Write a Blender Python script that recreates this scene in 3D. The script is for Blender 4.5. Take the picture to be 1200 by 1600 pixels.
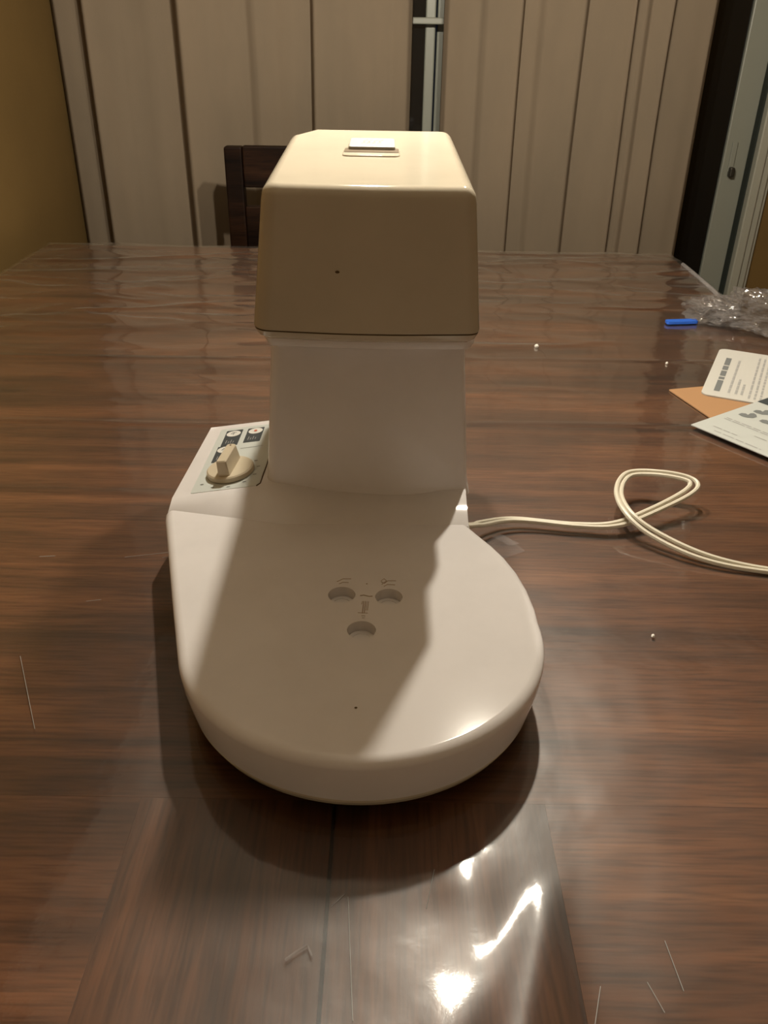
import bpy, bmesh, math, random
from mathutils import Vector, Matrix, noise
R = math.radians
scene = bpy.context.scene
for o in list(bpy.data.objects): bpy.data.objects.remove(o)
col = scene.collection
T = 0.75                       # height of the table top above the floor

# ---------------------------------------------------------------- camera
cam_d = bpy.data.cameras.new('camera'); cam = bpy.data.objects.new('camera', cam_d); col.objects.link(cam)
cam_d.sensor_fit = 'VERTICAL'; cam_d.sensor_height = 24.0; cam_d.lens = 24.0*1300/1600
cam_d.clip_start = 0.02; cam_d.clip_end = 50
cam.matrix_world = Matrix.Translation((0, 0, T+.463)) @ Matrix.Rotation(R(60), 4, 'X') @ Matrix.Rotation(R(1.0), 4, 'Z')
scene.camera = cam
# ---------------------------------------------------------------- night outside, exposure
w = bpy.data.worlds.new('night'); scene.world = w; w.use_nodes = True
w.node_tree.nodes['Background'].inputs[0].default_value = (.004, .005, .008, 1)
w.node_tree.nodes['Background'].inputs[1].default_value = 1
vs = scene.view_settings
vs.view_transform = 'Standard'; vs.look = 'None'; vs.gamma = 1; vs.use_curve_mapping = False
vs.exposure = 0.0
BULB = 2500.0                   # emission strength of the chandelier bulbs
BULB_COL = (1.0, .91, .75, 1)

# ---------------------------------------------------------------- materials
def mat(name, c, rough=.5, spec=.5, metal=0., coat=0., coat_r=.1):
    m = bpy.data.materials.new(name); m.use_nodes = True
    b = m.node_tree.nodes['Principled BSDF']
    b.inputs['Base Color'].default_value = (*c, 1); b.inputs['Roughness'].default_value = rough
    b.inputs['Specular IOR Level'].default_value = spec; b.inputs['Metallic'].default_value = metal
    b.inputs['Coat Weight'].default_value = coat; b.inputs['Coat Roughness'].default_value = coat_r
    return m
def N(m, t, **kw):
    n = m.node_tree.nodes.new(t)
    for k, v in kw.items():
        if k in n.inputs: n.inputs[k].default_value = v
        else: setattr(n, k, v)
    return n
def L(m, a, b): m.node_tree.links.new(a, b)
def B(m): return m.node_tree.nodes['Principled BSDF']
def coords(m, scale, which='Object', rnd=False):
    tc = N(m, 'ShaderNodeTexCoord'); mp = N(m, 'ShaderNodeMapping'); mp.inputs['Scale'].default_value = scale
    L(m, tc.outputs[which], mp.inputs['Vector'])
    if rnd:
        oi = N(m, 'ShaderNodeObjectInfo'); mu = N(m, 'ShaderNodeMath', operation='MULTIPLY'); mu.inputs[1].default_value = 37.0
        cb = N(m, 'ShaderNodeCombineXYZ'); L(m, oi.outputs['Random'], mu.inputs[0])
        for i in range(3): L(m, mu.outputs[0], cb.inputs[i])
        L(m, cb.outputs[0], mp.inputs['Location'])
    return mp.outputs['Vector']
def ramp(m, fac, stops):
    r = N(m, 'ShaderNodeValToRGB'); L(m, fac, r.inputs['Fac']); e = r.color_ramp.elements
    while len(e) < len(stops): e.new(.5)
    for i, (p, c) in enumerate(stops): e[i].position = p; e[i].color = (*c, 1)
    return r.outputs['Color']
def bump(m, h, strength, dist, bsdf=None, sock='Normal'):
    b = N(m, 'ShaderNodeBump'); b.inputs['Strength'].default_value = strength; b.inputs['Distance'].default_value = dist
    L(m, h, b.inputs['Height']); L(m, b.outputs[0], (bsdf or B(m)).inputs[sock]); return b

def wood(name, along='x', dark=1.0):
    m = mat(name, (.1, .05, .02), .5, .12)
    s = (1.6, 34, 34) if along == 'x' else (34, 1.6, 34)
    s2 = (2.2, 7, 7) if along == 'x' else (7, 2.2, 7)
    s3 = (22, 330, 330) if along == 'x' else (330, 22, 330)
    v = coords(m, s, rnd=True)
    n1 = N(m, 'ShaderNodeTexNoise', Scale=1.0, Detail=4.0, Roughness=.55, Distortion=.6); L(m, v, n1.inputs['Vector'])
    n2 = N(m, 'ShaderNodeTexNoise', Scale=1.0, Detail=3.0, Roughness=.5, Distortion=.9); L(m, coords(m, s2, rnd=True), n2.inputs['Vector'])
    n3 = N(m, 'ShaderNodeTexNoise', Scale=1.0, Detail=2.0, Roughness=.5); L(m, coords(m, s3), n3.inputs['Vector'])
    ad = N(m, 'ShaderNodeMath', operation='MULTIPLY_ADD'); ad.inputs[1].default_value = .55; L(m, n1.outputs['Fac'], ad.inputs[0])
    mu = N(m, 'ShaderNodeMath', operation='MULTIPLY'); mu.inputs[1].default_value = .45; L(m, n2.outputs['Fac'], mu.inputs[0])
    L(m, mu.outputs[0], ad.inputs[2])
    d = dark
    c = ramp(m, ad.outputs[0], [(.33, (.022*d, .0085*d, .0042*d)), (.45, (.072*d, .028*d, .0120*d)), (.56, (.125*d, .049*d, .0205*d)), (.68, (.19*d, .080*d, .034*d))])
    pr = ramp(m, n3.outputs['Fac'], [(.34, (.55, .53, .52)), (.52, (1, 1, 1)), (.68, (1.2, 1.18, 1.16))])
    mx = N(m, 'ShaderNodeMix', data_type='RGBA', blend_type='MULTIPLY'); mx.inputs[0].default_value = .75
    L(m, c, mx.inputs[6]); L(m, pr, mx.inputs[7]); L(m, mx.outputs[2], B(m).inputs['Base Color'])
    bump(m, n3.outputs['Fac'], .25, .0006)
    return m
M = {}
M['wood_x'] = wood('dark walnut boards', 'x'); M['wood_y'] = wood('dark walnut cross boards', 'y')
M['joint'] = mat('dark joint filler', (.006, .004, .003), .8, .2)
M['chair'] = wood('espresso chair wood', 'x', .14)

def plastic(name, c, rough=.10):
    m = mat(name, c, rough, .30, coat=.0, coat_r=.07)
    n = N(m, 'ShaderNodeTexNoise', Scale=14.0, Detail=4.0, Roughness=.6); L(m, coords(m, (1, 1, 1)), n.inputs['Vector'])
    a = tuple(v*.95 for v in c)
    L(m, ramp(m, n.outputs['Fac'], [(.35, a), (.6, c)]), B(m).inputs['Base Color'])
    n2 = N(m, 'ShaderNodeTexNoise', Scale=900.0, Detail=1.0); L(m, coords(m, (1, 1, 1)), n2.inputs['Vector'])
    bump(m, n2.outputs['Fac'], .04, .0003)
    return m
M['plastic'] = plastic('cream mixer plastic', (.76, .735, .735))
M['plastic_head'] = plastic('yellowed cream plastic of the top cover', (.50, .445, .35))
M['plastic_knob'] = plastic('ivory knob plastic', (.62, .545, .41), .38)
M['lid'] = plastic('pale grey plastic lid', (.46, .45, .415), .35)
M['seam'] = mat('dark seam', (.10, .065, .03), .7, .2)
M['emboss'] = mat('painted shade of moulded marks', (.40, .31, .23), .6, .3)  # shade of the engraved lines, put into a darker brown colour
M['panel'] = mat('pale blue grey panel foil', (.60, .64, .62), .35)
M['ink'] = mat('dark grey print', (.045, .055, .06), .5)
M['ink_soft'] = mat('mid grey print', (.16, .17, .17), .6)
M['ink_light'] = mat('light grey print', (.34, .34, .33), .6)
M['white_print'] = mat('white print', (.74, .74, .70), .5)
M['red'] = mat('red print', (.55, .12, .06), .5)
M['cord'] = mat('ivory cord sheath', (.60, .555, .45), .42)
M['rubber'] = mat('dark rubber foot', (.02, .02, .02), .8)
M['paper'] = mat('white card stock', (.50, .49, .455), .7, .2)
M['paper2'] = mat('white glossy leaflet', (.47, .49, .47), .45)
M['kraft'] = mat('brown kraft paper', (.37, .21, .105), .75, .2)
n_ = N(M['kraft'], 'ShaderNodeTexNoise', Scale=200.0, Detail=3.0); L(M['kraft'], coords(M['kraft'], (1, 1, 1)), n_.inputs['Vector'])
bump(M['kraft'], n_.outputs['Fac'], .2, .0005)
M['blue'] = mat('blue plastic', (.02, .12, .60), .4)
M['crumb'] = mat('white crumb', (.75, .72, .66), .8)

def wall_mat(name, c):
    m = mat(name, c, .85, .2)
    n = N(m, 'ShaderNodeTexNoise', Scale=3.0, Detail=4.0); L(m, coords(m, (1, 1, 1)), n.inputs['Vector'])
    L(m, ramp(m, n.outputs['Fac'], [(.3, tuple(v*.9 for v in c)), (.7, tuple(min(1, v*1.08) for v in c))]), B(m).inputs['Base Color'])
    n2 = N(m, 'ShaderNodeTexNoise', Scale=90.0, Detail=3.0); L(m, coords(m, (1, 1, 1)), n2.inputs['Vector'])
    bump(m, n2.outputs['Fac'], .25, .002)
    return m
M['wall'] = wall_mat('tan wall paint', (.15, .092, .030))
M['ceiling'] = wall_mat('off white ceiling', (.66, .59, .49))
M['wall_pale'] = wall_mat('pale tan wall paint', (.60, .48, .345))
M['floor'] = wood('brown floor', 'x', 1.3)
M['trim'] = mat('white painted trim', (.33, .325, .27), .45)
M['vinyl'] = mat('white vinyl door frame', (.24, .245, .205), .4)
M['dark_metal'] = mat('dark lock metal', (.05, .045, .035), .4, metal=.6)
M['bronze'] = mat('bronze lamp metal', (.10, .07, .045), .4, metal=.9)
M['gasket'] = mat('dark green rubber gasket', (.012, .018, .014), .7)
M['glass'] = mat('dark window glass', (.006, .006, .006), .04, .5)

def curtain_mat():
    m = mat('beige woven curtain', (.42, .335, .245), .9, .15)
    n = N(m, 'ShaderNodeTexNoise', Scale=1.0, Detail=4.0, Roughness=.6); L(m, coords(m, (5, 5, 1.6)), n.inputs['Vector'])
    L(m, ramp(m, n.outputs['Fac'], [(.3, (.185, .148, .107)), (.7, (.225, .175, .124))]), B(m).inputs['Base Color'])
    n2 = N(m, 'ShaderNodeTexNoise', Scale=1.0, Detail=2.0); L(m, coords(m, (900, 900, 500)), n2.inputs['Vector'])
    bump(m, n2.outputs['Fac'], .25, .001)
    return m
M['curtain'] = curtain_mat()

def film_mat():
    m = bpy.data.materials.new('clear vinyl film'); m.use_nodes = True; nt = m.node_tree; nt.nodes.clear()
    out = N(m, 'ShaderNodeOutputMaterial')
    tr = N(m, 'ShaderNodeBsdfTransparent'); tr.inputs[0].default_value = (.93, .92, .90, 1)
    g1 = N(m, 'ShaderNodeBsdfGlossy', Roughness=.085); g1.inputs[0].default_value = (1, 1, 1, 1)
    g2 = N(m, 'ShaderNodeBsdfGlossy', Roughness=.36); g2.inputs[0].default_value = (1, 1, 1, 1)
    v = coords(m, (1, 1, 1))
    na = N(m, 'ShaderNodeTexNoise', Scale=160.0, Detail=3.0, Roughness=.6); L(m, v, na.inputs['Vector'])
    nb = N(m, 'ShaderNodeTexNoise', Scale=26.0, Detail=2.0); L(m, v, nb.inputs['Vector'])
    sm = N(m, 'ShaderNodeMath', operation='MULTIPLY_ADD'); sm.inputs[1].default_value = .12
    L(m, na.outputs['Fac'], sm.inputs[0]); L(m, nb.outputs['Fac'], sm.inputs[2])
    bp = N(m, 'ShaderNodeBump'); bp.inputs['Strength'].default_value = .35; bp.inputs['Distance'].default_value = .0012
    L(m, sm.outputs[0], bp.inputs['Height'])
    for g in (g1, g2): L(m, bp.outputs[0], g.inputs['Normal'])
    fr = N(m, 'ShaderNodeLayerWeight', Blend=.5); L(m, bp.outputs[0], fr.inputs['Normal'])
    pw = N(m, 'ShaderNodeMath', operation='POWER'); pw.inputs[1].default_value = 3.6; L(m, fr.outputs['Facing'], pw.inputs[0])
    r1 = N(m, 'ShaderNodeMath', operation='MULTIPLY_ADD'); r1.inputs[1].default_value = .96; r1.inputs[2].default_value = .034; L(m, pw.outputs[0], r1.inputs[0])
    r2 = N(m, 'ShaderNodeMath', operation='MULTIPLY'); r2.inputs[1].default_value = 2.0; L(m, r1.outputs[0], r2.inputs[0])      # both faces of the film: 2R/(1+R)
    r3 = N(m, 'ShaderNodeMath', operation='ADD'); r3.inputs[1].default_value = 1.0; L(m, r1.outputs[0], r3.inputs[0])
    lw = N(m, 'ShaderNodeMath', operation='DIVIDE'); lw.use_clamp = True; L(m, r2.outputs[0], lw.inputs[0]); L(m, r3.outputs[0], lw.inputs[1])
    mg = N(m, 'ShaderNodeMixShader'); mg.inputs[0].default_value = .38
    L(m, g1.outputs[0], mg.inputs[1]); L(m, g2.outputs[0], mg.inputs[2])
    mx = N(m, 'ShaderNodeMixShader'); L(m, lw.outputs[0], mx.inputs[0]); L(m, tr.outputs[0], mx.inputs[1]); L(m, mg.outputs[0], mx.inputs[2])
    L(m, mx.outputs[0], out.inputs['Surface'])
    return m
M['film'] = film_mat()
def clear_mat(name, white, tint=(.95, .94, .93), rough=.08, facing=.4, gloss=0):
    m = bpy.data.materials.new(name); m.use_nodes = True; nt = m.node_tree; nt.nodes.clear()
    out = N(m, 'ShaderNodeOutputMaterial'); tr = N(m, 'ShaderNodeBsdfTransparent'); tr.inputs[0].default_value = (*tint, 1)
    p = N(m, 'ShaderNodeBsdfPrincipled'); p.inputs['Base Color'].default_value = (.42, .40, .41, 1); p.inputs['Roughness'].default_value = rough
    p.inputs['Specular IOR Level'].default_value = .9
    lw = N(m, 'ShaderNodeLayerWeight', Blend=.35)
    ma = N(m, 'ShaderNodeMath', operation='MULTIPLY_ADD'); ma.inputs[1].default_value = facing; ma.inputs[2].default_value = white; ma.use_clamp = True
    L(m, lw.outputs['Facing'], ma.inputs[0])
    mx = N(m, 'ShaderNodeMixShader'); L(m, ma.outputs[0], mx.inputs[0]); L(m, tr.outputs[0], mx.inputs[1]); L(m, p.outputs[0], mx.inputs[2])
    if gloss:
        vo = N(m, 'ShaderNodeTexVoronoi', Scale=70.0); L(m, coords(m, (1, 1, 1)), vo.inputs['Vector'])
        bp = N(m, 'ShaderNodeBump'); bp.inputs['Strength'].default_value = .8; bp.inputs['Distance'].default_value = .004; L(m, vo.outputs['Distance'], bp.inputs['Height'])
        g = N(m, 'ShaderNodeBsdfGlossy', Roughness=.10); L(m, bp.outputs[0], g.inputs['Normal']); L(m, bp.outputs[0], p.inputs['Normal'])
        m2 = N(m, 'ShaderNodeMixShader'); m2.inputs[0].default_value = gloss; L(m, mx.outputs[0], m2.inputs[1]); L(m, g.outputs[0], m2.inputs[2]); mx = m2
    L(m, mx.outputs[0], out.inputs['Surface']); return m
M['bag'] = clear_mat('crumpled clear plastic', .04, rough=.05, facing=.26, gloss=.14)
M['tape'] = clear_mat('clear tape', .0)
M['fold'] = clear_mat('milky folded film', .16)
def emit(name, c, s):
    m = bpy.data.materials.new(name); m.use_nodes = True; m.node_tree.nodes.clear()
    out = N(m, 'ShaderNodeOutputMaterial'); e = N(m, 'ShaderNodeEmission'); e.inputs[0].default_value = c; e.inputs[1].default_value = s
    L(m, e.outputs[0], out.inputs['Surface']); return m
M['bulb'] = emit('glowing bulb', BULB_COL, BULB)

# ---------------------------------------------------------------- mesh helpers
# coordinates below are in the table frame (z = 0 is the table top) unless the thing is built from the floor
def thing(name, label, cat, loc=(0, 0, 0), group=None):
    o = bpy.data.objects.new(name, None); o.empty_display_size = .05; col.objects.link(o)
    o.location = Vector(loc) + Vector((0, 0, T)); tag(o, label, cat, group); return o
def tag(o, label=None, cat=None, group=None, kind=None):
    if label: o['label'] = label
    if cat: o['category'] = cat
    if group: o['group'] = group
    if kind: o['kind'] = kind
    return o
def world_of(p):
    v = Vector((0, 0, 0))
    while p: v = v + p.location; p = p.parent
    return v
def obj(name, bm, m, parent=None, smooth=40, loc=None):
    """bm is in the table frame; stored relative to its parent (or to loc)."""
    me = bpy.data.meshes.new(name)
    bmesh.ops.recalc_face_normals(bm, faces=bm.faces[:])
    base = Vector(loc) if loc is not None else (world_of(parent) - Vector((0, 0, T)) if parent else Vector((0, 0, 0)))
    bmesh.ops.translate(bm, vec=-base, verts=bm.verts[:])
    bm.to_mesh(me); bm.free()
    if smooth:
        me.shade_smooth(); me.set_sharp_from_angle(angle=R(smooth))
    if m: me.materials.append(m)
    o = bpy.data.objects.new(name, me); col.objects.link(o)
    if smooth and smooth < 100 and len(me.polygons) < 20000 and m is not M['curtain']:
        wn = o.modifiers.new('weighted_normal', 'WEIGHTED_NORMAL'); wn.keep_sharp = True; wn.weight = 80
    if parent: o.parent = parent
    if not parent: o.location = base + Vector((0, 0, T))
    elif loc is not None: o.location = base - (world_of(parent) - Vector((0, 0, T)))
    return o
def struct(name, bm, m, parent=None, smooth=0):
    o = obj(name, bm, m, parent, smooth)
    if not parent: o['kind'] = 'structure'
    return o
def bevel(bm, w, seg=2, ang=30):
    es = [e for e in bm.edges if len(e.link_faces) == 2 and e.calc_face_angle(0) > R(ang)]
    bmesh.ops.bevel(bm, geom=es, offset=w, segments=seg, profile=.5, affect='EDGES', clamp_overlap=True)
def box(x0, x1, y0, y1, z0, z1, bv=0, seg=2, bm=None):
    b = bmesh.new()
    bmesh.ops.create_cube(b, size=1)
    for v in b.verts: v.co = Vector(((x0+x1)/2+v.co.x*(x1-x0), (y0+y1)/2+v.co.y*(y1-y0), (z0+z1)/2+v.co.z*(z1-z0)))
    if bv: bevel(b, bv, seg)
    if bm is None: return b
    me = bpy.data.meshes.new('tmp'); b.to_mesh(me); b.free(); bm.from_mesh(me); bpy.data.meshes.remove(me); return bm
def tube(pts, r, seg=8, bm=None, cap=True, closed=False):
    bm = bm or bmesh.new(); pts = [Vector(p) for p in pts]; n = len(pts); rings = []
    up = Vector((0, 0, 1))
    for i, p in enumerate(pts):
        a = pts[max(i-1, 0)]; b = pts[min(i+1, n-1)]; t = (b-a).normalized()
        s = t.cross(up)
        if s.length < 1e-4: s = t.cross(Vector((0, 1, 0)))
        s.normalize(); u = s.cross(t)
        rr = r[i] if isinstance(r, (list, tuple)) else r
        rings.append([bm.verts.new(p + (s*math.cos(k*2*math.pi/seg) + u*math.sin(k*2*math.pi/seg))*rr) for k in range(seg)])
    for a, b in zip(rings, rings[1:]):
        for k in range(seg): bm.faces.new((a[k], a[(k+1) % seg], b[(k+1) % seg], b[k]))
    if cap: bm.faces.new(rings[0][::-1]); bm.faces.new(rings[-1])
    return bm
def catmull(pts, n=8):
    pts = [Vector(p) for p in pts]; P = [2*pts[0]-pts[1]] + pts + [2*pts[-1]-pts[-2]]; out = []
    for i in range(1, len(P)-2):
        a, b, c, d = P[i-1:i+3]
        for k in range(n):
            t = k/n
            out.append(.5*((2*b) + (c-a)*t + (2*a-5*b+4*c-d)*t*t + (3*b-a-3*c+d)*t**3))
    out.append(P[-2]); return out
def offset_poly(c, d):
    """inset of a clockwise or anticlockwise polygon of (x, y, r)"""
    n = len(c); area = sum(c[i][0]*c[(i+1) % n][1]-c[(i+1) % n][0]*c[i][1] for i in range(n)); sg = 1 if area > 0 else -1
    out = []
    for i in range(n):
        p = Vector(c[i][:2]); a = Vector(c[i-1][:2]); b = Vector(c[(i+1) % n][:2])
        e1 = (p-a).normalized(); e2 = (b-p).normalized()
        n1 = Vector((-e1.y, e1.x))*sg; n2 = Vector((-e2.y, e2.x))*sg
        k = n1+n2; k = k/max(.3, (1+n1.dot(n2)))
        q = p+k*d
        out.append((q.x, q.y, max(.0006, c[i][2]-d) if c[i][2] < .1 else c[i][2]))
    return out
def round_poly(c, seg=6):
    n = len(c); out = []
    for i in range(n):
        p = Vector(c[i][:2]); a = Vector(c[i-1][:2]); b = Vector(c[(i+1) % n][:2]); r = c[i][2]
        u = (a-p).normalized(); v = (b-p).normalized(); ang = u.angle(v)
        h = (math.pi-ang)/2; tl = r*math.tan(h); tl = min(tl, (a-p).length*.45, (b-p).length*.45)
        rr = tl/max(1e-6, math.tan(h)); cen = p+(u+v).normalized()*(rr/math.cos(h))
        s0 = p+u*tl-cen; s1 = p+v*tl-cen; a0 = math.atan2(s0.y, s0.x); a1 = math.atan2(s1.y, s1.x); da = (a1-a0+math.pi) % (2*math.pi)-math.pi
        for k in range(seg+1):
            t = a0+da*k/seg; out.append((cen.x+rr*math.cos(t), cen.y+rr*math.sin(t)))
    return out
def loft(levels, cap0=True, cap1=True):
    """levels: list of (points2d, z) with z a number or a function of x, y"""
    bm = bmesh.new(); rings = []
    for pts, z in levels:
        rings.append([bm.verts.new((x, y, z(x, y) if callable(z) else z)) for x, y in pts])
    n = len(rings[0])
    for a, b in zip(rings, rings[1:]):
        for k in range(n): bm.faces.new((a[k], a[(k+1) % n], b[(k+1) % n], b[k]))
    if cap0: bm.faces.new(rings[0][::-1])
    if cap1: bm.faces.new(rings[-1])
    return bm
def quad_strip(bm, a, b, wd, z):
    """flat bar from a to b of width wd lying at height z (number or function)"""
    a = Vector(a[:2]); b = Vector(b[:2]); d = (b-a).normalized(); s = Vector((-d.y, d.x))*wd/2
    zz = (lambda p: z(p.x, p.y)) if callable(z) else (lambda p: z)
    bm.faces.new([bm.verts.new((p.x, p.y, zz(p))) for p in (a-s, b-s, b+s, a+s)])
def poly_face(bm, pts, z):
    bm.faces.new([bm.verts.new((x, y, z(x, y) if callable(z) else z)) for x, y in pts])
def disc(cx, cy, rx, ry, z, n=24, bm=None):
    bm = bm or bmesh.new()
    poly_face(bm, [(cx+rx*math.cos(k*2*math.pi/n), cy+ry*math.sin(k*2*math.pi/n)) for k in range(n)], z); return bm
def lathe(prof, cx, cy, seg=24, bm=None):
    bm = bm or bmesh.new(); rings = []
    for r, z in prof: rings.append([bm.verts.new((cx+r*math.cos(k*2*math.pi/seg), cy+r*math.sin(k*2*math.pi/seg), z)) for k in range(seg)])
    for a, b in zip(rings, rings[1:]):
        for k in range(seg): bm.faces.new((a[k], a[(k+1) % seg], b[(k+1) % seg], b[k]))
    bm.faces.new(rings[0][::-1]); bm.faces.new(rings[-1]); return bm

# ---------------------------------------------------------------- the room
XL, XR, YB, YF, ZF, ZC = -.925, 1.75, 2.72, -1.3, -T, 1.75
DX0, DX1, DZ1 = -.90, 1.124, 1.36            # patio door opening in the back wall
struct('floor', box(XL-.1, XR+.1, YF-.1, YB+.1, ZF-.05, ZF), M['floor'])
struct('ceiling', box(XL-.1, XR+.1, YF-.1, YB+.1, ZC, ZC+.05), M['ceiling'])
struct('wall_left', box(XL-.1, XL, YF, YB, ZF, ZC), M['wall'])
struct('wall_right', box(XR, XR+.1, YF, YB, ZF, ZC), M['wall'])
struct('wall_front', box(XL-.1, XR+.1, YF-.1, YF, ZF, ZC), M['wall_pale'])  # unseen wall behind the camera, pale and set close to add fill light
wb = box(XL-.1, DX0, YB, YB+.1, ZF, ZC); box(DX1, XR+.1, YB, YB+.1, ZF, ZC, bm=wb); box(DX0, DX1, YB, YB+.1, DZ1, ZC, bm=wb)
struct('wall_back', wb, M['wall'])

# patio door: outer frame, two sliding leaves, casing
door = bpy.data.objects.new('door_1', None); col.objects.link(door); door.location = (0, YB, 0); tag(door, kind='structure')
fr = box(DX0, DX0+.03, YB-.02, YB+.08, ZF, DZ1, .003); box(DX0, DX1, YB-.02, YB+.08, DZ1-.04, DZ1, .003, bm=fr); box(DX0, DX1, YB-.02, YB+.08, ZF, ZF+.03, .003, bm=fr)
struct('door_frame', fr, M['vinyl'], door)
def leaf(x0, x1, y, ws0, ws1):
    f = struct('stile', box(x0, x0+ws0, y, y+.03, ZF+.03, DZ1-.04, .004), M['vinyl'], door)
    g = struct('stile', box(x1-ws1, x1, y, y+.03, ZF+.03, DZ1-.04, .004), M['vinyl'], door)
    struct('rail', box(x0+ws0, x1-ws1, y, y+.03, ZF+.03, ZF+.13, .004), M['vinyl'], door)
    struct('rail', box(x0+ws0, x1-ws1, y, y+.03, DZ1-.12, DZ1-.04, .004), M['vinyl'], door)
    struct('pane', box(x0+ws0-.004, x1-ws1+.004, y+.012, y+.018, ZF+.12, DZ1-.11), M['glass'], door)
    return f, g
leaf(DX0+.03, .1215, YB-.012, .06, .029)
leaf(.1275, DX1-.032, YB+.03, .026, .074)
struct('security_bar', box(.045, .20, YB-.045, YB-.015, .482, .499, .003), M['vinyl'], door)
struct('jamb', box(DX1-.0285, DX1, YB-.03, YB+.07, ZF, DZ1, .004), M['trim'], door)
struct('gasket', box(DX1-.034, DX1-.0285, YB-.002, YB+.05, ZF, DZ1, 0), M['gasket'], door)
latch = struct('latch_plate', box(1.036, 1.052, YB+.024, YB+.031, .105, .190, .002), M['vinyl'], door)
struct('latch', box(1.038, 1.053, YB+.006, YB+.03, .092, .120, .004), M['dark_metal'], door)
struct('screw', lathe([(.006, 0), (.006, .006), (.003, .008)], 0, 0, 10), M['dark_metal'], latch).matrix_local = Matrix.Translation((1.044, .020, T+.140)) @ Matrix.Rotation(R(90), 4, 'X')
tr1 = box(DX1, DX1+.022, YB-.022, YB, ZF, DZ1+.02, .004); box(DX1+.022, DX1+.034, YB-.012, YB, ZF, DZ1+.02, .003, bm=tr1)
struct('trim_1', tr1, M['trim'])

# ---------------------------------------------------------------- curtains
def curtain(name, label, x0, x1, folds, sign, seed, y=2.60):
    bm = bmesh.new(); nx = 420; nz = 26; z0, z1 = ZF+.015, 1.45
    rows = []
    for j in range(nz+1):
        z = z0+(z1-z0)*j/nz; row = []
        for i in range(nx+1):
            x = x0+(x1-x0)*i/nx; d = 0
            for k, (g, wd, amp, tail) in enumerate(folds):
                gz = g+.006*noise.noise(Vector((k*3.1+seed, z*1.3, 0)))
                t = (x-gz)/wd*sign
                if t > 0: s = min(1, t); s = s*s*(3-2*s); u = max(0, (x-gz)*sign-wd)/tail; d += amp*s*max(0, 1-u)
            d += .020*noise.noise(Vector((x*6.5, z*.5, seed)))+.004*noise.noise(Vector((x*22, z*.9, seed+5)))
            e = min(x-x0, x1-x)
            if e < .012: d -= .018*(1-e/.012)
            row.append(bm.verts.new((x+.004*noise.noise(Vector((z*1.1, seed, x*2))), y-d, z)))
        rows.append(row)
    for a, b in zip(rows, rows[1:]):
        for i in range(nx): bm.faces.new((a[i], a[i+1], b[i+1], b[i]))
    o = obj(name, bm, M['curtain'], None, 70, loc=((x0+x1)/2, y, ZF)); tag(o, label, 'curtain', 'patio door curtains')
    md = o.modifiers.new('thickness', 'SOLIDIFY'); md.thickness = .003; md.offset = -1
    return o
curtain('curtain', 'beige curtain panel hanging left of the gap, behind the chair', -.918, .050,
        [(-.838, .026, .050, .24), (-.594, .034, .060, .19), (-.398, .03, .02, .16), (-.223, .016, .045, .2), (-.05, .05, .012, .1)], 1, 1.0)
curtain('curtain', 'beige curtain panel hanging right of the gap, beside the dark glass', .143, .872,
        [(.262, .03, .014, .1), (.356, .012, .030, .1), (.42, .03, .012, .06), (.524, .016, .022, .12), (.655, .012, .034, .12), (.698, .02, .014, .04), (.758, .012, .030, .07)], -1, 9.0)
rod = thing('curtain_rod', 'dark bronze curtain rod above the patio door', 'curtain rod', (.05, 2.60, 1.47))
obj('pole', tube([(-.92, 2.60, 1.47), (1.1, 2.60, 1.47)], .013, 12), M['bronze'], rod)
for x in (-.88, 1.09): obj('bracket', box(x-.008, x+.008, 2.60, YB, 1.462, 1.478, .002), M['bronze'], rod)

# ---------------------------------------------------------------- the table
TX0, TX1, TY0, TY1 = -.828, .686, .10, 2.082
table = thing('dining_table', 'large dark walnut dining table with boards under clear film', 'table', (-.07, 1.09, -T))
G = .00004
def plank(x0, x1, y0, y1, along, nm='plank', g0=G, g1=G):
    b = box(x0+g0, x1-g1, y0+G, y1-G, -.030, 0, .00015, 1)
    return obj(nm, b, M['wood_'+along], table, 40, loc=((x0+x1)/2, (y0+y1)/2, -.030))
YS = [.10, .40]
for a, b in zip(YS, YS[1:]):
    plank(TX0, -.165, a, b, 'x'); plank(.115, TX1, a, b, 'x')
plank(-.165, -.0305, .10, .40, 'y', g1=.0012); plank(-.0305, .115, .10, .40, 'y', g0=.0012)
YS = [.40, .775, 1.035, 1.30, 1.56, 1.82, TY1]
for a, b in zip(YS, YS[1:]): plank(TX0, TX1, a, b, 'x')
obj('underlay', box(TX0+.004, TX1-.004, TY0+.004, TY1-.004, -.045, -.031), M['joint'], table, 0)
obj('apron', box(TX0+.06, TX1-.06, TY0+.06, TY0+.085, -.13, -.045, .002), M['wood_x'], table, 0)
obj('apron', box(TX0+.06, TX1-.06, TY1-.085, TY1-.06, -.13, -.045, .002), M['wood_x'], table, 0)
obj('apron', box(TX0+.06, TX0+.085, TY0+.085, TY1-.085, -.13, -.045, .002), M['wood_y'], table, 0)
obj('apron', box(TX1-.085, TX1-.06, TY0+.085, TY1-.085, -.13, -.045, .002), M['wood_y'], table, 0)
for x in (TX0+.05, TX1-.14):
    for y in (TY0+.05, TY1-.14): obj('leg', box(x, x+.09, y, y+.09, -T, -.045, .006), M['wood_y'], table, 0)

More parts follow.
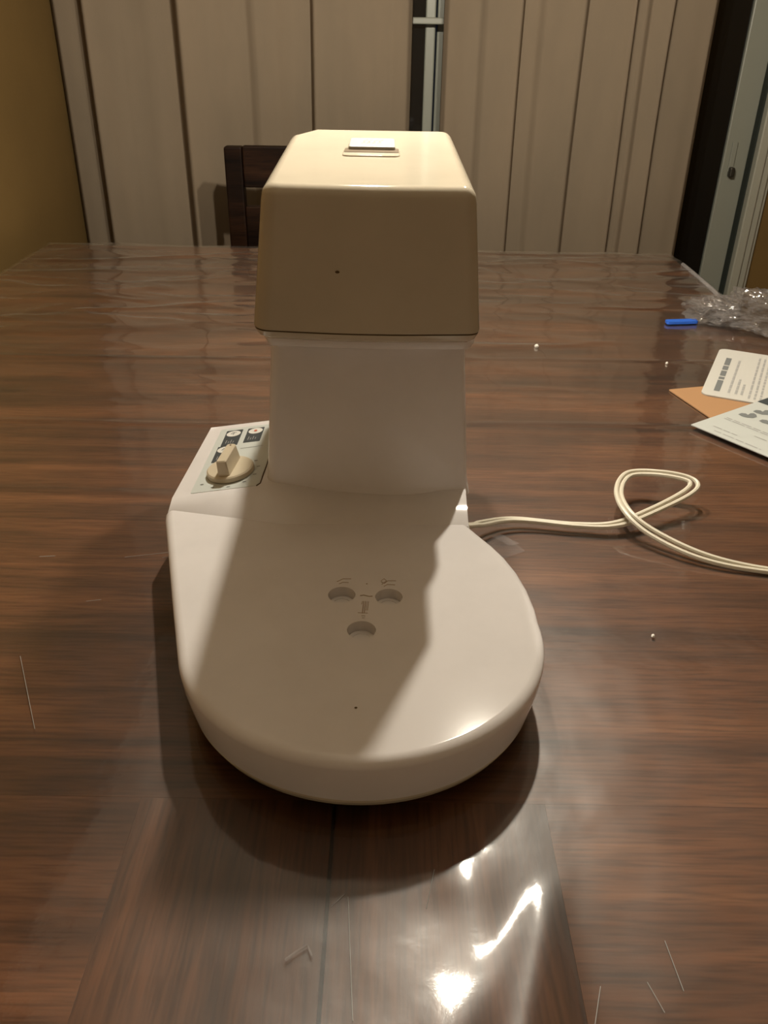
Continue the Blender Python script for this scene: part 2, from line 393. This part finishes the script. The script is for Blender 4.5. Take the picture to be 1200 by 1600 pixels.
# clear film over the table
BUMPS = [(.057, .328, .014, .024, .1, .0021), (-.02, .21, .05, .02, 0, .003)]
RAMPS = [(.112, .352, -.30, .105, .0055, .10), (.062, .322, -.10, .115, .024, .14)]     # ridge of slack film: x, y where it starts, drift, slope, half width, widening
def film_h(x, y):
    far = min(1, max(0, (y-1.0)/.5)); near = 1-min(1, max(0, (y-.55)/.3))
    h = .0012+.0005*far
    n = noise.noise(Vector((x*2.2+y*1.5, y*13-x*2, 3.1))); n2 = noise.noise(Vector((x*6, y*24+x*5, 8.4)))
    rg = 1-2*abs(noise.noise(Vector((x*2.6+y*1.2+.6*n2, y*11-x*2.5, 11.3)))); rg2 = 1-2*abs(noise.noise(Vector((x*5-y*4, y*9+x*4, 17.3))))
    m = 1.0
    if x > .36: m = max(.12, 1-(x-.36)/.06) if .88 < y < 1.60 else 1.0
    h += m*((.0003+.0007*far)*n+(.0001+.0006*far)*n2+.0044*far*max(0, rg-.35)+.0030*far*max(0, rg2-.4))
    h += near*(.0007*noise.noise(Vector((x*13+y*3, y*8, 1.7)))+.00040*noise.noise(Vector((x*38, y*30-x*9, 4.7))))
    if near > 0:
        for bx, by, sx, sy, ro, am in BUMPS:
            u, v = x-bx, y-by; p, q = (u*math.cos(ro)+v*math.sin(ro))/sx, (-u*math.sin(ro)+v*math.cos(ro))/sy
            g = p*p+q*q
            if g < 14: h += am*math.exp(-g/2)
        for bx, by, dr, sl, sg, wid in RAMPS:
            t = by-y
            if t > 0:
                q = (x-(bx+dr*-t*-1))/(sg+wid*t)
                rise = sl*(t-.012*(1-math.exp(-t/.012)))*(1 if t < .13 else max(0, 1-(t-.13)/.06))
                if abs(q) < 4: h += rise*math.exp(-q*q/2)
    for k, (yy, sl, am) in enumerate(((1.038, .018, .0022), (1.295, .03, .0020), (.815, -.06, .0012))):
        q = (y-yy-sl*x-.012*noise.noise(Vector((x*2.2, k*5, 0))))/.0055
        if abs(q) < 4: h += am*math.exp(-q*q)*(.6+.5*noise.noise(Vector((x*3, k*9, 2))))
    if -.23 < x < .15 and .36 < y < .88: h = min(h, .0013)
    return max(h, .0004)
fb = bmesh.new(); nx, ny = 260, 400; fx0, fx1, fy0, fy1 = TX0-.002, TX1+.004, TY0-.002, TY1+.004; rows = []
for j in range(ny+1):
    y = fy0+(fy1-fy0)*(j/ny); rows.append([fb.verts.new((x, y, film_h(x, y))) for x in (fx0+(fx1-fx0)*i/nx for i in range(nx+1))])
for a, b in zip(rows, rows[1:]):
    for i in range(nx): fb.faces.new((a[i], a[i+1], b[i+1], b[i]))
fb.normal_update()
film = obj('table_cover', fb, M['film'], None, 180, loc=(-.07, 1.09, 0))
tag(film, 'clear wrinkled vinyl film spread over the dark dining table', 'table cover')
fo = tube(catmull([(.676, 1.70, .0055), (.680, 1.78, .0055), (.682, 1.87, .0055), (.683, 1.965, .0055)], 6), [.0045]*19, 8)
obj('folded_edge', fo, M['fold'], film)
rng = random.Random(4)
scr = [(-.305, .545, -.262, .462), (.17, .30, .172, .27), (.126, .272, .118, .25), (.153, .275, .158, .258), (-.018, .325, -.012, .25), (-.26, .70, -.21, .712), (-.02, .327, -.028, .318), (.036, .345, .030, .318), (-.222, .700, -.196, .706), (-.345, .698, -.33, .70), (-.275, .625, -.262, .628)]
for k, (xa, ya, xb, yb) in enumerate(scr):
    pts = [Vector((xa+(xb-xa)*t, ya+(yb-ya)*t, film_h(xa+(xb-xa)*t, ya+(yb-ya)*t)+.0002)) for t in [i/8 for i in range(9)]]
    obj('scratch', tube(pts, .00022, 5), M['ink_light'], film)

# ---------------------------------------------------------------- the mixer
AX = -.0155
mixer = thing('stand_mixer', 'cream plastic stand mixer without bowl, standing on the film covered table', 'mixer', (AX, .62, .0015))
# base: round bowl platform running back to the housing
cx, cy, RR = -.015, .514, .138
out = [(.080, .853), (.080, .760), (.080, .690), (.0803, .672), (.0885, .657), (.098, .6405), (.107, .621), (.1145, .598), (.1195, .573), (.1222, .546)]
for k in range(0, 66):
    a = R(6-k*(170.5/65)); out.append((cx+RR*math.cos(a), cy+RR*math.sin(a)))
out += [(-.1695, .554), (-.190, .629), (-.2035, .678), (-.2055, .688), (-.2045, .700), (-.2, .77), (-.1945, .850)]
out = [(x*1.022, y) for x, y in out]
def inset(d):
    return [(p[0], p[1]) for p in offset_poly([(x, y, .02) for x, y in out], d)]
lv = [(inset(.0088), .0195), (inset(.0060), .0208), (inset(.0035), .032), (inset(.0010), .046), (inset(.0004), .0545)]
for k in range(1, 7):
    t = k/6*math.pi/2; lv.append((inset(.0004+.0075*(1-math.cos(t))), .0545+.0075*math.sin(t)))
tmp = obj('base', loft(lv), M['plastic'], mixer, 35)
# three sockets drilled into the platform
cut = bmesh.new()
for hx, hy in ((-.0335, .5575), (.0052, .5558), (-.0158, .5115)): lathe([(.0112, .0522), (.0112, .08)], hx, hy, 32, cut)
cutter = obj('cutter', cut, None, mixer, 0)
md = tmp.modifiers.new('holes', 'BOOLEAN'); md.object = cutter; md.operation = 'DIFFERENCE'; md.solver = 'EXACT'
bpy.context.view_layer.update()
me = bpy.data.meshes.new_from_object(tmp.evaluated_get(bpy.context.evaluated_depsgraph_get()))
tmp.modifiers.clear(); tmp.data = me; tmp.modifiers.new('weighted_normal', 'WEIGHTED_NORMAL').keep_sharp = True; me.shade_smooth(); me.set_sharp_from_angle(angle=R(35)); base = tmp
bpy.data.objects.remove(cutter)
for hx, hy in ((-.0335, .5575), (.0052, .5558), (-.0158, .5115)):
    obj('socket', lathe([(.0108, .0515), (.0108, .0530), (.0072, .0530), (.0072, .0526)], hx, hy, 28), M['plastic'], base)
bp = loft([(inset(.0125), .0120), (inset(.0085), .0138), (inset(.0066), .0182), (inset(.0075), .0198)])
obj('base_plate', bp, M['plastic_head'], mixer, 35)
for fx, fy in ((-.09, .45), (.06, .45), (-.165, .80), (.05, .80)):
    obj('rubber_foot', lathe([(.012, .0015), (.014, .003), (.013, .0125)], fx, fy, 20), M['rubber'], mixer)
# moulded marks on the platform
zt = .0620
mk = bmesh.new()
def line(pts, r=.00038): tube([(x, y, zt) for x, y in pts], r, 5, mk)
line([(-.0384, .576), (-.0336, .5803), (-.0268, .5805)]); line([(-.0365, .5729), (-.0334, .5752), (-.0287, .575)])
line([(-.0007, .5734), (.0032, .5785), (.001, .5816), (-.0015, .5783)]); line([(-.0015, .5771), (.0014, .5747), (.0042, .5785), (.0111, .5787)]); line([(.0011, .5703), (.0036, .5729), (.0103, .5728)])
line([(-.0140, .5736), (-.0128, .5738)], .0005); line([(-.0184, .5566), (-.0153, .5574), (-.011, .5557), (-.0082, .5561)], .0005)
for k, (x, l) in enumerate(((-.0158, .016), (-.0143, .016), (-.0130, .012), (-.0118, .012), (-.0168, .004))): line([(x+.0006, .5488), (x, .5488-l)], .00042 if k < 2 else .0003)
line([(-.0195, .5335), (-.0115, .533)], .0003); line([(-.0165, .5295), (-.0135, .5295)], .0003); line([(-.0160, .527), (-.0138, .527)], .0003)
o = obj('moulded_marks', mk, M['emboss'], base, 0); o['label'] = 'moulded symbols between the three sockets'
obj('chip', disc(-.0169, .4259, .0011, .0009, .0622, 8), M['seam'], base, 0)

# shoulder: ramp up from the platform, with the sloping control panel on the left
def pz(x, y): return .084+.15*(x+.113)+.03*(y-.70)
sb = bmesh.new()
lo = [(-.2072, .6895, .0605), (-.094, .6675, .0612), (.0798, .6715, .0612), (.0795, .853, .05), (-.113, .853, .05), (-.1980, .8535, .05)]
hi = [(-.2046, .7005, pz(-.2046, .7005)), (-.113, .7035, pz(-.113, .7035)), (.0785, .7065, .0805), (.0785, .852, .084), (-.113, .852, pz(-.113, .852)), (-.1950, .852, pz(-.1950, .852))]
dn = [(x*.97, y, .022) for x, y, z in lo]
A = [sb.verts.new(p) for p in dn]; Bv = [sb.verts.new(p) for p in lo]; Cv = [sb.verts.new(p) for p in hi]
for a, b in ((A, Bv), (Bv, Cv)):
    for k in range(6): sb.faces.new((a[k], a[(k+1) % 6], b[(k+1) % 6], b[k]))
sb.faces.new(A[::-1]); sb.faces.new((Cv[0], Cv[1], Cv[4], Cv[5])); sb.faces.new((Cv[1], Cv[2], Cv[3], Cv[4]))
bevel(sb, .0035, 3, 12)
shoulder = obj('shoulder', sb, M['plastic'], mixer, 50)

# column
def col_lv(t, z, grow=0):
    lerp = lambda a, b: a+(b-a)*t
    c = [(lerp(-.1145, -.1030), lerp(.711, .726), .012), (lerp(-.060, -.055), lerp(.7025, .716), .25), (lerp(.020, .020), lerp(.7015, .715), .25),
         (lerp(.0800, .0680), lerp(.712, .724), .006), (lerp(.079, .066), lerp(.848, .905), .01), (lerp(-.113, -.101), lerp(.848, .905), .012)]
    return (round_poly(offset_poly(c, -grow), 6), z)
lv = [col_lv(0, .074, .003), col_lv(.02, .0815, .0018), col_lv(.04, .0850, .0004)]+[col_lv(t, .085+t*.165, 0) for t in (.1, .25, .4, .6, .8, 1)]
column = obj('column', loft(lv), M['plastic'], mixer, 50)
# collar under the head
cc = [(-.1075, .704, .008), (-.017, .697, .5), (.0775, .702, .012), (.076, .915, .01), (-.105, .915, .01)]
lv = [(round_poly(offset_poly(cc, .008), 6), .2205), (round_poly(offset_poly(cc, .003), 6), .2225), (round_poly(cc, 6), .2285), (round_poly(cc, 6), .256)]
obj('collar', loft(lv), M['plastic'], mixer, 40)
# head cover
def htop(x, y): return .3640+.045*(y-.650)
hb = [(-.1078, .645, .016), (-.017, .6365, .6), (.0742, .643, .011), (.075, .932, .012), (-.084, .932, .006), (-.109, .895, .006)]
ht = [(-.0960, .652, .015), (-.017, .6475, .6), (.0650, .651, .010), (.0615, .930, .012), (-.079, .930, .006), (-.0985, .888, .006)]
def hl(t, ins=0):
    c = [tuple(a+(b-a)*t for a, b in zip(p, q)) for p, q in zip(hb, ht)]
    return round_poly(offset_poly(c, ins), 7)
lip = [(hl(-.06, .022), .2455), (hl(-.05, .010), .2465), (hl(-.04, .004), .250), (hl(-.02, .0008), .2548)]
obj('head_underside', loft(lip), M['plastic_head'], mixer, 40)
obj('seam', loft([(hl(-.01, .0012), .2544), (hl(-.01, .0012), .2564)]), M['seam'], mixer, 40)
lv = [(hl(0, .0006), .2560), (hl(.004, 0), .2572)]
for t in (.15, .3, .5, .7, .88): lv.append((hl(t), (lambda t: lambda x, y: .257+(htop(x, y)-.257)*t)(t)))
rb = .0095
for k in range(1, 8):
    a = k/7*math.pi/2; zz = -rb*(1-math.sin(a)); lv.append((hl(.93+.07*math.sin(a), rb*(1-math.cos(a))), (lambda zz: lambda x, y: htop(x, y)+zz)(zz)))
head = obj('head_cover', loft(lv), M['plastic_head'], mixer, 35)
sp = disc(0, 0, .0018, .0011, 0, 10); bmesh.ops.rotate(sp, matrix=Matrix.Rotation(R(85.5), 3, 'X'), verts=sp.verts[:]); bmesh.ops.translate(sp, vec=(-.0388, .6412, .3035), verts=sp.verts[:])
obj('chip', sp, M['seam'], head, 0)
# finger slot and small lid on the head
def slab(c, z0, z1, rb, seg=4):
    zf = lambda d: (lambda x, y: htop(x, y)+d)
    l = [(round_poly(c, seg), zf(z0)), (round_poly(c, seg), zf(z1-rb))]
    for k in range(1, 4):
        a = k/3*math.pi/2; l.append((round_poly(offset_poly(c, rb*(1-math.cos(a))), seg), zf(z1-rb+rb*math.sin(a))))
    return loft(l)
obj('slot_rim', slab([(-.0415, .772, .006), (.0085, .772, .006), (.0085, .80, .002), (-.0415, .80, .002)], -.002, .0012, .001), M['plastic_head'], head, 40)
obj('slot', slab([(-.0405, .786, .002), (.0075, .786, .002), (.0075, .806, .002), (-.0405, .806, .002)], -.002, .0016, .0003), M['seam'], head, 40)
lid = obj('lid', slab([(-.0372, .798, .003), (.0045, .798, .003), (.0040, .846, .004), (-.0372, .846, .004)], -.001, .0042, .0012), M['lid'], head, 40)
lm = bmesh.new()
for k in range(4):
    x = -.0235+k*.0048; tube([(xx, yy, htop(0, yy)+.0042) for xx, yy in ((x-.0022, .815), (x+.0004, .820), (x-.0012, .826), (x+.0026, .834))], .00035, 5, lm)
obj('relief_script', lm, M['lid'], lid, 0)
# control panel foil, marks and rotary knob
pf = bmesh.new(); pe = .0006
panel_c = [(-.1878, .7042, .002), (-.1222, .7050, .002), (-.1190, .745, .001), (-.1190, .8420, .002), (-.1815, .8420, .002)]
pfz = lambda d: (lambda x, y: pz(x, y)+d)
panel = obj('control_panel', loft([(round_poly(panel_c, 3), pfz(-.002)), (round_poly(panel_c, 3), pfz(.0004))]), M['panel'], mixer, 30)
sm_ = bmesh.new(); tube([(x, y, pz(x, y)+.0004) for x, y in ((-.1178, .842), (-.1184, .7476), (-.1200, .7090), (-.1232, .7045))], .0006, 6, sm_)
obj('panel_seam', sm_, M['seam'], panel, 0)
def pad(x0, x1, y0, y1, ex, ey, red):
    b = loft([(round_poly([(x0, y0, .0006), (x1, y0, .0006), (x1+.0012, y1, .0006), (x0+.0012, y1, .0006)], 2), pfz(d)) for d in (.0003, .0007)])
    p = obj('symbol_pad', b, M['ink'], panel, 0)
    obj('symbol_disc', disc(ex, ey, .0078, .0068, pfz(.0010), 24), M['white_print'], p, 0)
    g = bmesh.new()
    if red: disc(ex, ey, .0020, .0020, pfz(.0013), 10, g)
    else:
        for a, b_ in (((-.003, -.001), (-.001, .0025)), ((-.001, .0025), (.0032, .0018)), ((.0005, .002), (-.0004, -.003))): quad_strip(g, (ex+a[0], ey+a[1]), (ex+b_[0], ey+b_[1]), .0009, pfz(.0013))
    obj('symbol', g, M['red'] if red else M['ink_soft'], p, 0)
    g = bmesh.new()
    for k in range(4): quad_strip(g, (x0+.0045+k*.0026, y0+.005), (x0+.0050+k*.0026, y0+.0125-(k % 2)*.003), .0008, pfz(.0010))
    obj('symbol', g, M['ink_light'], p, 0)
pad(-.1752, -.1572, .7995, .8358, -.1653, .8268, False)
pad(-.1515, -.1335, .8022, .8355, -.1412, .8275, True)
pad(-.1785, -.1600, .7635, .7985, -.1690, .7900, False)
for x, y in ((-.1793, .7192), (-.1672, .7109), (-.1512, .7083), (-.1366, .7147), (-.1281, .7277), (-.1266, .7438), (-.1310, .7570)):
    tk = bmesh.new(); quad_strip(tk, (x-.0017, y), (x+.0017, y+.0003), .0013, pfz(.0007)); obj('scale_mark', tk, M['ink_soft'], panel, 0)
tk = bmesh.new(); quad_strip(tk, (-.152, .789), (-.128, .790), .0006, pfz(.0007)); obj('printed_line', tk, M['ink_soft'], panel, 0)
kc = Vector((-.1533, .7385, pz(-.1533, .7385)+.0004)); tilt = Matrix.Rotation(math.atan(-.15), 4, 'Y') @ Matrix.Rotation(math.atan(.03), 4, 'X')
kb = lathe([(.0222, .0002), (.0236, .0008), (.0240, .0024), (.0236, .0052), (.0222, .0064)], 0, 0, 40)
kroot = obj('knob', kb, M['plastic_knob'], mixer, 35, loc=(0, 0, 0))
kroot.matrix_local = Matrix.Translation(kc-(world_of(mixer)-Vector((0, 0, T)))) @ tilt
gb = loft([(round_poly([(-.0065, -.0195, .002), (.0055, -.0195, .002), (.0060, .0205, .003), (-.0060, .0205, .003)], 4), .0055),
           (round_poly([(-.0056, -.0180, .0018), (.0046, -.0180, .0018), (.0048, .0195, .003), (-.0050, .0195, .003)], 4), .0212),
           (round_poly([(-.0046, -.0170, .0012), (.0036, -.0170, .0012), (.0038, .0185, .0024), (-.0040, .0185, .0024)], 4), .0222)])
me_g = obj('grip', gb, M['plastic_knob'], None, 30); me_g.parent = kroot; me_g.location = (0, 0, 0); me_g.rotation_euler.z = R(-7)
dt = obj('pointer_dot', disc(0, .0155, .0011, .0011, .0224, 10), M['seam'], None, 0); dt.parent = kroot; dt.location = (0, 0, 0); dt.rotation_euler.z = R(-7)
# power cord, folded double and looped
cp = [(.074, .742, .024), (.0896, .7423, .020), (.1373, .7695, .012), (.2049, .7637, .010), (.245, .7618, .0125), (.2821, .7771, .018), (.3353, .8112, .026), (.3453, .8298, .031), (.3182, .8421, .033), (.2793, .8445, .031), (.2595, .8121, .027), (.2589, .7694, .0245), (.2796, .7401, .016), (.3237, .7081, .0085), (.3824, .6904, .0050), (.48, .676, .0048), (.62, .70, .0048)]
cord = bpy.data.objects.new('power_cord', None); col.objects.link(cord); cord.parent = mixer; cord.location = (.074-AX, .742-.62, 0); cord['label'] = 'ivory power cord folded double and looped on the table'
path = catmull(cp, 10)
for sgn in (1, -1):
    pts = []
    for i, p in enumerate(path):
        t = (path[min(i+1, len(path)-1)]-path[max(i-1, 0)]).normalized(); s = t.cross(Vector((0, 0, 1))).normalized()
        k = .0027+.0016*max(0, math.sin(i*.11+.4)) if i > 12 else .0026
        q = p+s*sgn*k+Vector((0, 0, sgn*.0009*math.sin(i*.09))); q.z = max(q.z, .0042); pts.append(q)
    obj('strand', tube(pts, .0026, 8), M['cord'], cord)

# ---------------------------------------------------------------- papers at the right
def sheet(name, label, corners, z0, z1, m, cat):
    o = obj(name, loft([(round_poly(corners, 4), z0), (round_poly(corners, 4), z1)]), m, None, 30, loc=(*corners[0][:2], z0)); tag(o, label, cat); return o
env = sheet('envelope', 'brown kraft envelope corner lying under the white card and leaflet', [(.4243, 1.1792, .003), (.70, 1.253, .003), (.765, 1.00, .003), (.492, .93, .003)], .0022, .0036, M['kraft'], 'envelope')
ua = Vector((.433, .901)); va = Vector((.901, -.433))       # card: text runs along ua, lines step along va
ca = Vector((.4655, 1.1590)); cw, ch = .232, .33
cor = lambda u, v: tuple(ca+ua*u+va*v)
card = sheet('instruction_card', 'white card with rounded corners and lines of dark text, on the kraft envelope', [(*cor(0, 0), .012), (*cor(cw, 0), .012), (*cor(cw, ch), .012), (*cor(0, ch), .012)], .0040, .0060, M['paper'], 'card')
pt = bmesh.new(); rng = random.Random(11)
def words(bm, o, u, v, v0, spans, wd, z):
    for a, b in spans: quad_strip(bm, o+u*a+v*v0, o+u*b+v*v0, wd, z)
words(pt, ca, ua, va, .020, [(.022, .072), (.077, .088), (.093, .118), (.123, .143), (.148, .185)], .0085, .0063)
obj('printed_heading', pt, M['ink_soft'], card, 0)
pt = bmesh.new()
for v0, e in ((.037, .185), (.047, .09), (.055, .07)): words(pt, ca, ua, va, v0, [(.022+k*.02, min(e, .040+k*.02)) for k in range(12) if .022+k*.02 < e-.004], .0035, .0063)
for v0 in (.066, .074, .082, .106, .126, .134, .142, .168, .19):
    a = .012
    while a < .205:
        b = min(a+rng.uniform(.008, .024), .208); quad_strip(pt, ca+ua*a+va*v0, ca+ua*b+va*v0, .0032, .0063); a = b+.0035
obj('printed_text', pt, M['ink_light'], card, 0)
ul = Vector((.5741, -.8188)); vl = Vector((.8188, .5741))   # leaflet
lc = Vector((.4139, 1.0400))
cl = lambda u, v: tuple(lc+ul*u+vl*v)
leafl = sheet('leaflet', 'white leaflet with grey pictograms and a dark header block, nearest of the papers', [(*cl(0, 0), .001), (*cl(.21, 0), .001), (*cl(.21, .29), .001), (*cl(0, .29), .001)], .0068, .0080, M['paper2'], 'leaflet')
hd = bmesh.new(); poly_face(hd, [cl(-.0, .150), cl(.21, .150), cl(.21, .215), cl(0, .215)], .0083)
hdo = obj('printed_header', hd, M['ink'], leafl, 0)
hw = bmesh.new(); words(hw, lc, ul, vl, .178, [(.03, .05), (.054, .066), (.072, .095), (.10, .13)], .010, .0086)
obj('printed_heading', hw, M['white_print'], hdo, 0)
ik = bmesh.new()
def mitten(u, v, s):
    P = [(-1, -.2), (-.7, .35), (-.25, .45), (.0, .15), (.2, .75), (.55, .95), (.85, .6), (.95, 0), (.6, -.55), (0, -.75), (-.6, -.6)]
    poly_face(ik, [tuple(Vector(cl(u, v))+va*a*s+ua*b*s) for a, b in P], .0083)
for u, v in ((.0235, .0935), (.028, .121), (.053, .098)): mitten(u, v, .0125)
for u, v in ((.078, .104), (.083, .13)): mitten(u, v, .0125)
obj('printed_pictograms', ik, M['ink_soft'], leafl, 0)
lt = bmesh.new()
for v0, a0, a1 in ((.062, .012, .20), (.057, .012, .20), (.022, .02, .06), (.010, .03, .10), (.014, .115, .19), (.040, .07, .105)):
    a = a0
    while a < a1:
        b = min(a+rng.uniform(.008, .02), a1); quad_strip(lt, cl(a, v0), cl(b, v0), .0022, .0083); a = b+.003
obj('printed_text', lt, M['ink_light'], leafl, 0)

# ---------------------------------------------------------------- crumpled plastic bag and the blue strip
def crumple(cx_, cy_, rx, ry, rz, seed, sub=5):
    bm = bmesh.new(); bmesh.ops.create_icosphere(bm, subdivisions=sub, radius=1)
    for v in bm.verts:
        p = v.co.copy(); d = 1
        for f, a in ((1.7, .34), (4.1, .22), (9.0, .09)):
            q = p*f+Vector((seed, seed*2.3, -seed)); d += a*(1-2*abs(noise.noise(q))*1.6)*.9
        q = p*d; z = q.z*rz if q.z > 0 else q.z*rz*.25
        v.co = Vector((cx_+q.x*rx, cy_+q.y*ry, z+.010))
        v.co.z = max(v.co.z, .0050)
    return bm
bag = thing('plastic_bag', 'crumpled clear plastic bag lying at the right edge of the table', 'bag', (.70, 1.57, 0))
obj('bag_body', crumple(.715, 1.535, .095, .080, .036, 3.3), M['bag'], bag, 60)
obj('bag_mouth', crumple(.612, 1.555, .042, .055, .022, 7.9, 4), M['bag'], bag, 60)
st = loft([(round_poly([(.515, 1.503, .004), (.575, 1.512, .004), (.575, 1.529, .004), (.515, 1.520, .004)], 3), z) for z in (.0040, .0085)])
tag(obj('plastic_strip', st, M['blue'], None, 40, loc=(.54, 1.515, .004)), 'bright blue plastic strip sticking out from the clear bag', 'strip')

# ---------------------------------------------------------------- crumbs, tape
def crumb(x, y, s, label):
    bm = bmesh.new(); bmesh.ops.create_icosphere(bm, subdivisions=2, radius=1)
    for v in bm.verts: v.co = Vector((x, y, .0022+s*.7))+v.co*s*(1+.5*noise.noise(v.co*2+Vector((x*50, 0, 0))))
    tag(obj('crumb', bm, M['crumb'], None, 60, loc=(x, y, .0022)), label, 'crumb', 'crumbs on the film')
crumb(.254, 1.366, .0036, 'white crumb on the film right of the mixer head')
crumb(.455, 1.295, .0022, 'small pale crumb on the film above the kraft envelope')
crumb(.24, .585, .0016, 'tiny white crumb on the film right of the mixer base')
tp = bmesh.new(); tz = .0030
for pts, z in (([(.100, .742), (.118, .705), (.146, .722), (.128, .752)], tz), ([(.112, .748), (.130, .728), (.142, .735), (.122, .755)], tz+.0014)): poly_face(tp, pts, lambda x, y, z=z: z+.0008*math.sin(x*300))
tag(obj('tape_scrap', tp, M['tape'], None, 0, loc=(.12, .73, .003)), 'scrap of clear tape beside the mixer base under the cord', 'tape')
lint = tube([(-.052, .283, .003), (-.046, .288, .0034), (-.040, .292, .003), (-.037, .286, .003)], [.0009, .0007, .0008, .0006], 6)
tag(obj('lint_thread', lint, M['fold'], None, 60, loc=(-.045, .287, .003)), 'short pale lint thread on the film in front of the mixer', 'lint')

# ---------------------------------------------------------------- the chair behind the table
ch = thing('dining_chair', 'dark espresso wooden dining chair behind the far end of the table', 'chair', (-.20, 2.16, -T))
cx0, cx1 = -.424, .024
for x in (cx0, cx1-.046):
    obj('back_post', box(x, x+.046, 2.285, 2.325, -T, .204, .005), M['chair'], ch, 40)
    obj('leg', box(x, x+.046, 1.90, 1.945, -T, -.32, .004), M['chair'], ch, 40)
obj('top_rail', box(cx0+.046, cx1-.046, 2.29, 2.318, .106, .206, .005), M['chair'], ch, 40)
obj('back_panel', box(cx0+.046, cx1-.046, 2.29, 2.316, -.16, .060, .004), M['chair'], ch, 40)
obj('seat_rail', box(cx0+.046, cx1-.046, 2.29, 2.316, -.34, -.25, .004), M['chair'], ch, 40)
obj('seat', box(cx0, cx1, 1.89, 2.284, -.32, -.275, .012, 3), M['chair'], ch, 40)
obj('stretcher', box(cx0+.01, cx0+.036, 1.945, 2.285, -.60, -.57, .003), M['chair'], ch, 40)
obj('stretcher', box(cx1-.036, cx1-.01, 1.945, 2.285, -.60, -.57, .003), M['chair'], ch, 40)

# ---------------------------------------------------------------- chandelier over the table (the room's light, above the frame)
LX, LY, LZ, LR = .078, 1.128, .85, .110
lamp = thing('chandelier', 'bronze two arm chandelier hanging above the table', 'chandelier', (LX, LY, ZC))
obj('canopy', lathe([(.06, ZC-.03), (.065, ZC-.005), (.065, ZC)], LX, LY, 28), M['bronze'], lamp)
obj('stem', tube([(LX, LY, LZ+.02), (LX, LY, ZC-.02)], .006, 10), M['bronze'], lamp)
obj('hub', lathe([(.008, LZ+.03), (.018, LZ+.045), (.020, LZ+.07), (.010, LZ+.10)], LX, LY, 20), M['bronze'], lamp)
for k in range(2):
    a = R(k*180); dx, dy = math.cos(a), math.sin(a)
    bx, by = LX+LR*dx, LY+LR*dy
    arm = obj('arm', tube(catmull([(LX+.02*dx, LY+.02*dy, LZ+.06), (LX+.07*dx, LY+.07*dy, LZ+.10), (LX+.12*dx, LY+.12*dy, LZ+.10), (bx, by, LZ+.065)], 5), .006, 8), M['bronze'], lamp)
    obj('socket', lathe([(.009, LZ+.033), (.010, LZ+.05), (.008, LZ+.068)], bx, by, 16), M['bronze'], arm)
    bb = lathe([(.002, LZ-.018), (.009, LZ-.0155), (.0135, LZ-.009), (.0150, LZ+.001), (.0135, LZ+.011), (.010, LZ+.022), (.0085, LZ+.034)], bx, by, 14)
    obj('bulb', bb, M['bulb'], arm)
